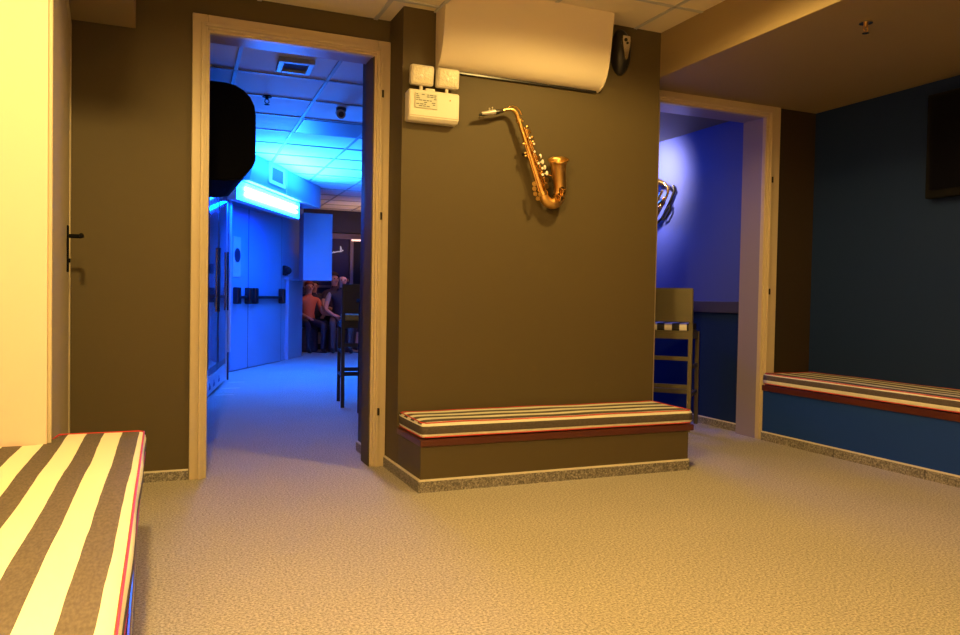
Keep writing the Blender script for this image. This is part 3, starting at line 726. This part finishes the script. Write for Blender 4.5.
# far end: banquette, window band, light bar, people
root = thing('banquette', 'dark banquette seat along the far wall under the seated people', 'seat', (3.2, 13.2, 0))
DK = mat('dark_upholstery', (.03, .025, .04), .6)
b = MB(); b.box((2.08, 13.05, .10), (4.85, 13.55, .30)); part(b, 'base', mat('pinkish_plinth', (.32, .25, .26), .6), root, world=True)
b = MB(); b.box((2.08, 13.02, .30), (4.85, 13.50, .40), .03); part(b, 'seat', DK, root, True, world=True)
b = MB(); b.box((2.08, 13.46, .47), (4.85, 13.59, .95), .03); part(b, 'backrest', DK, root, True, world=True)
b = MB(); b.box((2.10, 13.10, 0), (4.8, 13.5, .10)); part(b, 'kick', BLACKP, root, world=True)
w1 = MB(); w1.box((2.06, 13.30, 2.03), (4.9, 13.60, 2.399)); struct(w1.build('wall_far_header', mat('dark_header', (.03, .03, .06), .5)))
b = MB(); b.box((2.4, 13.52, 1.93), (4.6, 13.60, 2.02), .004); b.box((2.4, 13.54, 1.10), (2.46, 13.60, 1.93)); b.box((3.22, 13.54, 1.10), (3.28, 13.60, 1.93)); b.box((4.54, 13.54, 1.10), (4.6, 13.60, 1.93)); b.box((2.4, 13.54, 1.06), (4.6, 13.60, 1.10))
wn = struct(b.build('window_1', mat('window_frame_mauve', (.28, .22, .26), .4)))
MB().box((2.46, 13.575, 1.10), (3.22, 13.59, 1.93)).build('pane', mat('night_glass_violet', (.03, .022, .09), .6), wn)
MB().box((3.28, 13.575, 1.10), (4.54, 13.59, 1.93)).build('pane', mat('night_glass', (.006, .006, .012), .6), wn)
tag(MB().tube([(3.20, 13.35, 1.90), (3.52, 13.35, 1.905)], .016, 8).build('light_bar', emit('warm_tube', (1, .55, .4), 1.6), None, True), 'thin pinkish light bar above the far window', 'lamp')
b = MB(); y = 13.56
for a, c in (((2.93, 1.68), (2.99, 1.70)), ((2.99, 1.70), (3.05, 1.705)), ((3.05, 1.70), (3.10, 1.73)), ((3.05, 1.70), (3.05, 1.80)), ((3.05, 1.80), (3.07, 1.73)), ((2.88, 1.66), (2.94, 1.70))):
    b.tube([(a[0], y, a[1]), (c[0], y, c[1])], .010, 6)
tag(b.build('window_sign', emit('pale_neon', (.8, .75, 1), .22), None, True), 'small pale script mark glowing on the far window', 'sign')
b = MB(); b.tube([(2.25, 12.6, .008), (2.5, 12.3, .008), (2.8, 12.55, .008), (3.05, 12.25, .008), (3.4, 12.4, .008), (3.8, 12.2, .008)], .008, 6)
tag(b.build('floor_cable', BLACKP, None, True), 'dark cable snaking over the floor before the seated people', 'cable')

# people ---------------------------------------------------------------
def person(label, loc, rz, shirt, trousers, hairc, skinc, lean=0, headtilt=(0, 0), armL=None, armR=None, sleeve=.5, bald=False, vest=None, sc=1):
    vs = []; rs = []; es = []
    def v(p, r): vs.append(V(p)); rs.append(r); return len(vs)-1
    def e(a, b): es.append((a, b))
    ln = lean
    pel = v((0, 0, .56), .135)
    sp1 = v((0, -.02-ln*.3, .72), .125); e(pel, sp1)
    ch = v((0, -.02-ln*.7, .90), .135); e(sp1, ch)
    nk0 = v((0, -.02-ln, 1.03), .062); e(ch, nk0)
    hx, hy = headtilt
    nk1 = v((hx*.3, -.03-ln+hy*.3, 1.10), .050); e(nk0, nk1)
    jw = v((hx*.6, -.055-ln+hy*.6, 1.15), .064); e(nk1, jw)
    mid = v((hx, -.045-ln+hy, 1.215), .082); e(jw, mid)
    cr = v((hx*1.2, -.035-ln+hy, 1.275), .066); e(mid, cr)
    arms = {}
    for s, cust in ((-1, armL), (1, armR)):
        sh = v((s*.185, -.02-ln*.9, .985), .052); e(ch, sh)
        el = cust[0] if cust else (s*.235, -.08-ln*.8, .74)
        wr = cust[1] if cust else (s*.13, -.34-ln*.3, .66)
        a = v(el, .042); e(sh, a); c = v(wr, .027); e(a, c)
        dirv = (V(wr)-V(el)).normalized(); sd_ = dirv.cross(V((0, 0, 1))).normalized()
        palm = v(V(wr)+dirv*.055, .026); e(c, palm)
        for k, Lf in enumerate((.065, .075, .07, .055)):
            o = sd_*((k-1.5)*.018)
            f1 = v(V(wr)+dirv*.09+o, .0095); e(palm, f1)
            f2 = v(V(wr)+dirv*(.09+Lf*.5)+o+V((0, 0, -.006)), .0088); e(f1, f2)
            f3 = v(V(wr)+dirv*(.09+Lf)+o+V((0, 0, -.022)), .0075); e(f2, f3)
        t1 = v(V(wr)+dirv*.05-sd_*s*.032, .010); e(palm, t1); t2 = v(V(wr)+dirv*.085-sd_*s*.045, .0085); e(t1, t2)
    for s in (-1, 1):
        hp = v((s*.095, -.04, .54), .090); e(pel, hp)
        kn = v((s*.15, -.47, .52), .062); e(hp, kn)
        ak = v((s*.14, -.45, .09), .040); e(kn, ak)
        hl = v((s*.14, -.47, .045), .042); e(ak, hl)
        to = v((s*.15, -.62, .035), .032); e(hl, to)
    me = bpy.data.meshes.new('person_skeleton'); me.from_pydata(vs, es, [])
    o = bpy.data.objects.new('person_tmp', me); COL.objects.link(o)
    o.modifiers.new('skin', 'SKIN'); sb = o.modifiers.new('sub', 'SUBSURF'); sb.levels = 1; sb.render_levels = 1
    for i, r in enumerate(rs):
        sv = me.skin_vertices[0].data[i]; sv.radius = (r, r); sv.use_root = (i == 0)
    bpy.context.view_layer.update()
    dg = bpy.context.evaluated_depsgraph_get()
    nm = bpy.data.meshes.new_from_object(o.evaluated_get(dg)); nm.name = 'person'
    bpy.data.objects.remove(o)
    skinm = mat('skin_tone', skinc, .55); sm = mat('shirt_cloth', shirt, .8); tm = mat('trouser_cloth', trousers, .85); km = mat('shoe', (.02, .02, .02), .5)
    vm = mat('vest_cloth', vest, .8) if vest else sm
    for m_ in (skinm, sm, tm, km, vm): nm.materials.append(m_)
    ni = nm
    for p in nm.polygons:
        p.use_smooth = True
        c = p.center
        if c.z < .08: i = 3
        elif c.z < .63 and (c.y > -.55): i = 2
        elif c.z > 1.075: i = 0
        elif abs(c.x) > .20 and c.z < 1.0-sleeve*.3: i = 0
        elif c.y < -.22-ln*.5 and abs(c.x) < .4 and c.z > .62: i = 0
        else: i = 4 if (vest and abs(c.x) < .16) else 1
        if c.z < .63 and abs(c.x) < .5 and c.z > .60 and c.y < -.30: i = 0
        p.material_index = i
    ob = bpy.data.objects.new('person', nm); COL.objects.link(ob); ob.location = loc; ob.rotation_euler.z = rz; ob.scale = (sc, sc, sc)
    tag(ob, label, 'person')
    hc = V((hx, -.045-ln+hy, 1.215))
    if not bald:
        b = MB(); b.ball(hc+V((0, .018, .030)), .093, (1, 1.04, 1.0)); 
        bmesh.ops.delete(b.bm, geom=[q for q in b.bm.verts if q.co.y < hc.y-.035 and q.co.z < hc.z+.055], context='VERTS')
        b.build('hair', mat('hair', hairc, .6), ob, True)
    else:
        b = MB(); b.ball(hc+V((0, .025, .012)), .090, (1, 1, .9))
        bmesh.ops.delete(b.bm, geom=[q for q in b.bm.verts if q.co.y < hc.y+.01 or q.co.z > hc.z+.05], context='VERTS')
        b.build('hair', mat('hair', hairc, .6), ob, True)
    for s in (-1, 1):
        b = MB(); b.ball(hc+V((s*.030, -.076, -.002)), .0105); b.build('eye', mat('eye', (.04, .03, .03), .2), ob, True)
        b = MB(); b.ball(hc+V((s*.084, .012, -.008)), .022, (.4, .8, 1.2)); b.build('ear', skinm, ob, True)
    b = MB(); b.ball(hc+V((0, -.088, -.024)), .014, (.8, 1, 1.5)); b.build('nose', skinm, ob, True)
    b = MB(); b.ball(hc+V((0, -.076, -.056)), .019, (1.3, .5, .35)); b.build('mouth', mat('lips', (.35, .10, .09), .5), ob, True)
    return ob
SK = (.62, .34, .24)
person('bald-headed person in a dark vest leaning forward, the largest figure in the far blue room', (2.84, 12.62, 0), math.radians(-8), (.30, .32, .36), (.13, .09, .08), (.10, .07, .05), (.55, .33, .26), .13, (.03, -.02), armL=((-.26, -.22, .72), (-.10, -.40, .60)), armR=((.26, -.10, .76), (.06, -.42, .62)), bald=True, vest=(.03, .03, .05), sc=0.97)
person('person in an orange-red top at the left of the far seated group', (2.31, 12.66, 0), math.radians(10), (.62, .16, .07), (.03, .03, .05), (.22, .04, .02), (.62, .32, .22), .06, (0, 0), armR=((.25, -.16, .72), (.36, -.40, .70)), sc=0.87)
person('dark-haired person in dark clothes between the two front figures in the far group', (2.52, 13.24, 0), 0, (.03, .03, .06), (.02, .02, .03), (.03, .02, .02), (.5, .27, .2), 0, (0, 0), sc=0.89)
person('person in a dark shirt half hidden behind the bald figure in the far group', (2.88, 13.28, 0), math.radians(15), (.04, .03, .05), (.03, .03, .04), (.05, .03, .02), (.58, .34, .25), 0, (-.02, 0), sc=1.00)
person('pale-faced person in blue at the right of the far seated group', (3.42, 13.25, 0), math.radians(25), (.03, .06, .35), (.03, .03, .05), (.03, .02, .02), (.75, .55, .48), .02, (0, 0), sc=0.86)


for (x, y, lab) in ((2.83, 12.66, 'dark round pouf under the bald-headed person in the far room'), (2.31, 12.70, 'dark round pouf under the person in the orange-red top')):
    b = MB(); b.tube([(x, y, 0), (x, y, .02), (x, y, .36), (x, y, .385)], [.17, .19, .19, .17], 20)
    tag(b.build('pouf', DK, None, True), lab, 'pouf')
# ------------------------------------------------------------------ lights
SP = 1
WARM = (1, .64, .18)
def spot(name, loc, power, size=150, blend=.5, col=WARM, rad=.06, tgt=None):
    l = bpy.data.lights.new(name, 'SPOT'); l.energy = power*SP; l.color = col; l.spot_size = math.radians(size); l.spot_blend = blend; l.shadow_soft_size = rad
    o = bpy.data.objects.new(name, l); COL.objects.link(o); o.location = loc
    if tgt is not None: o.rotation_euler = (V(tgt)-V(loc)).to_track_quat('-Z', 'Y').to_euler()
    return o
def area(name, loc, power, sx, sy, col, tgt):
    l = bpy.data.lights.new(name, 'AREA'); l.shape = 'RECTANGLE'; l.size = sx; l.size_y = sy; l.energy = power; l.color = col
    o = bpy.data.objects.new(name, l); COL.objects.link(o); o.location = loc
    o.rotation_euler = (V(tgt)-V(loc)).to_track_quat('-Z', 'Y').to_euler(); return o
spot('downlight_left', (-.10, .9, 2.392), 430, 178, .24, rad=.07)
spot('downlight_near', (.15, -.4, 2.392), 150, 178, .24)
spot('downlight_pillar', (1.98, 2.74, 2.47), 100, 166, .35, rad=.06)
area('blue_lamp_up', MD @ V((.6, .10, 2.0)), 360, 1.8, .10, (.012, .17, 1), MD @ V((.6, 1.0, 2.5)))
area('blue_lamp_down', MD @ V((.6, -.16, 1.86)), 60, 1.8, .08, (.0, .05, 1), MD @ V((.6, -.28, 1.0)))
# white spotlight washing the blue wall
spot('wall_spot', (3.25, 5.15, 2.20), 230, 84, 1.0, (1, .80, .60), .12, (3.85, 5.34, 1.93))
# added blue fill that lifts the blue room's wall, no visible source
area('blue_room_fill', (3.4, 6.7, 2.1), 40, .5, .5, (.0, .09, 1), (3.5, 5.0, .8))
# warm light of the far seating area
area('far_warm', (3.3, 12.4, 1.55), 7, .8, .4, (1, .50, .25), (3.1, 12.6, 2.4))
spot('far_faces', (3.3, 11.3, 2.3), 60, 48, .7, (1, .40, .26), .08, (2.75, 12.8, .85))

w = bpy.data.worlds.new('world'); S.world = w; w.use_nodes = True
w.node_tree.nodes['Background'].inputs['Color'].default_value = (.01, .008, .006, 1)
w.node_tree.nodes['Background'].inputs['Strength'].default_value = .5

# ------------------------------------------------------------------ camera
yaw, pit, rol = .40185, -.02496, .01793
F = V((math.sin(yaw)*math.cos(pit), math.cos(yaw)*math.cos(pit), math.sin(pit)))
R = V((math.cos(yaw), -math.sin(yaw), 0)); U = R.cross(F)
R, U = R*math.cos(rol)+U*math.sin(rol), U*math.cos(rol)-R*math.sin(rol)
cam = bpy.data.cameras.new('camera'); co = bpy.data.objects.new('camera', cam); COL.objects.link(co)
co.matrix_world = Matrix(((R.x, U.x, -F.x, 0), (R.y, U.y, -F.y, 0), (R.z, U.z, -F.z, .92), (0, 0, 0, 1)))
cam.sensor_width = 36; cam.lens = 36*769.2/960; cam.clip_start = .02
S.camera = co
vs_ = S.view_settings; vs_.view_transform = 'Standard'; vs_.look = 'None'; vs_.gamma = 1; vs_.exposure = 0; vs_.use_curve_mapping = False
S.cycles.max_bounces = 8
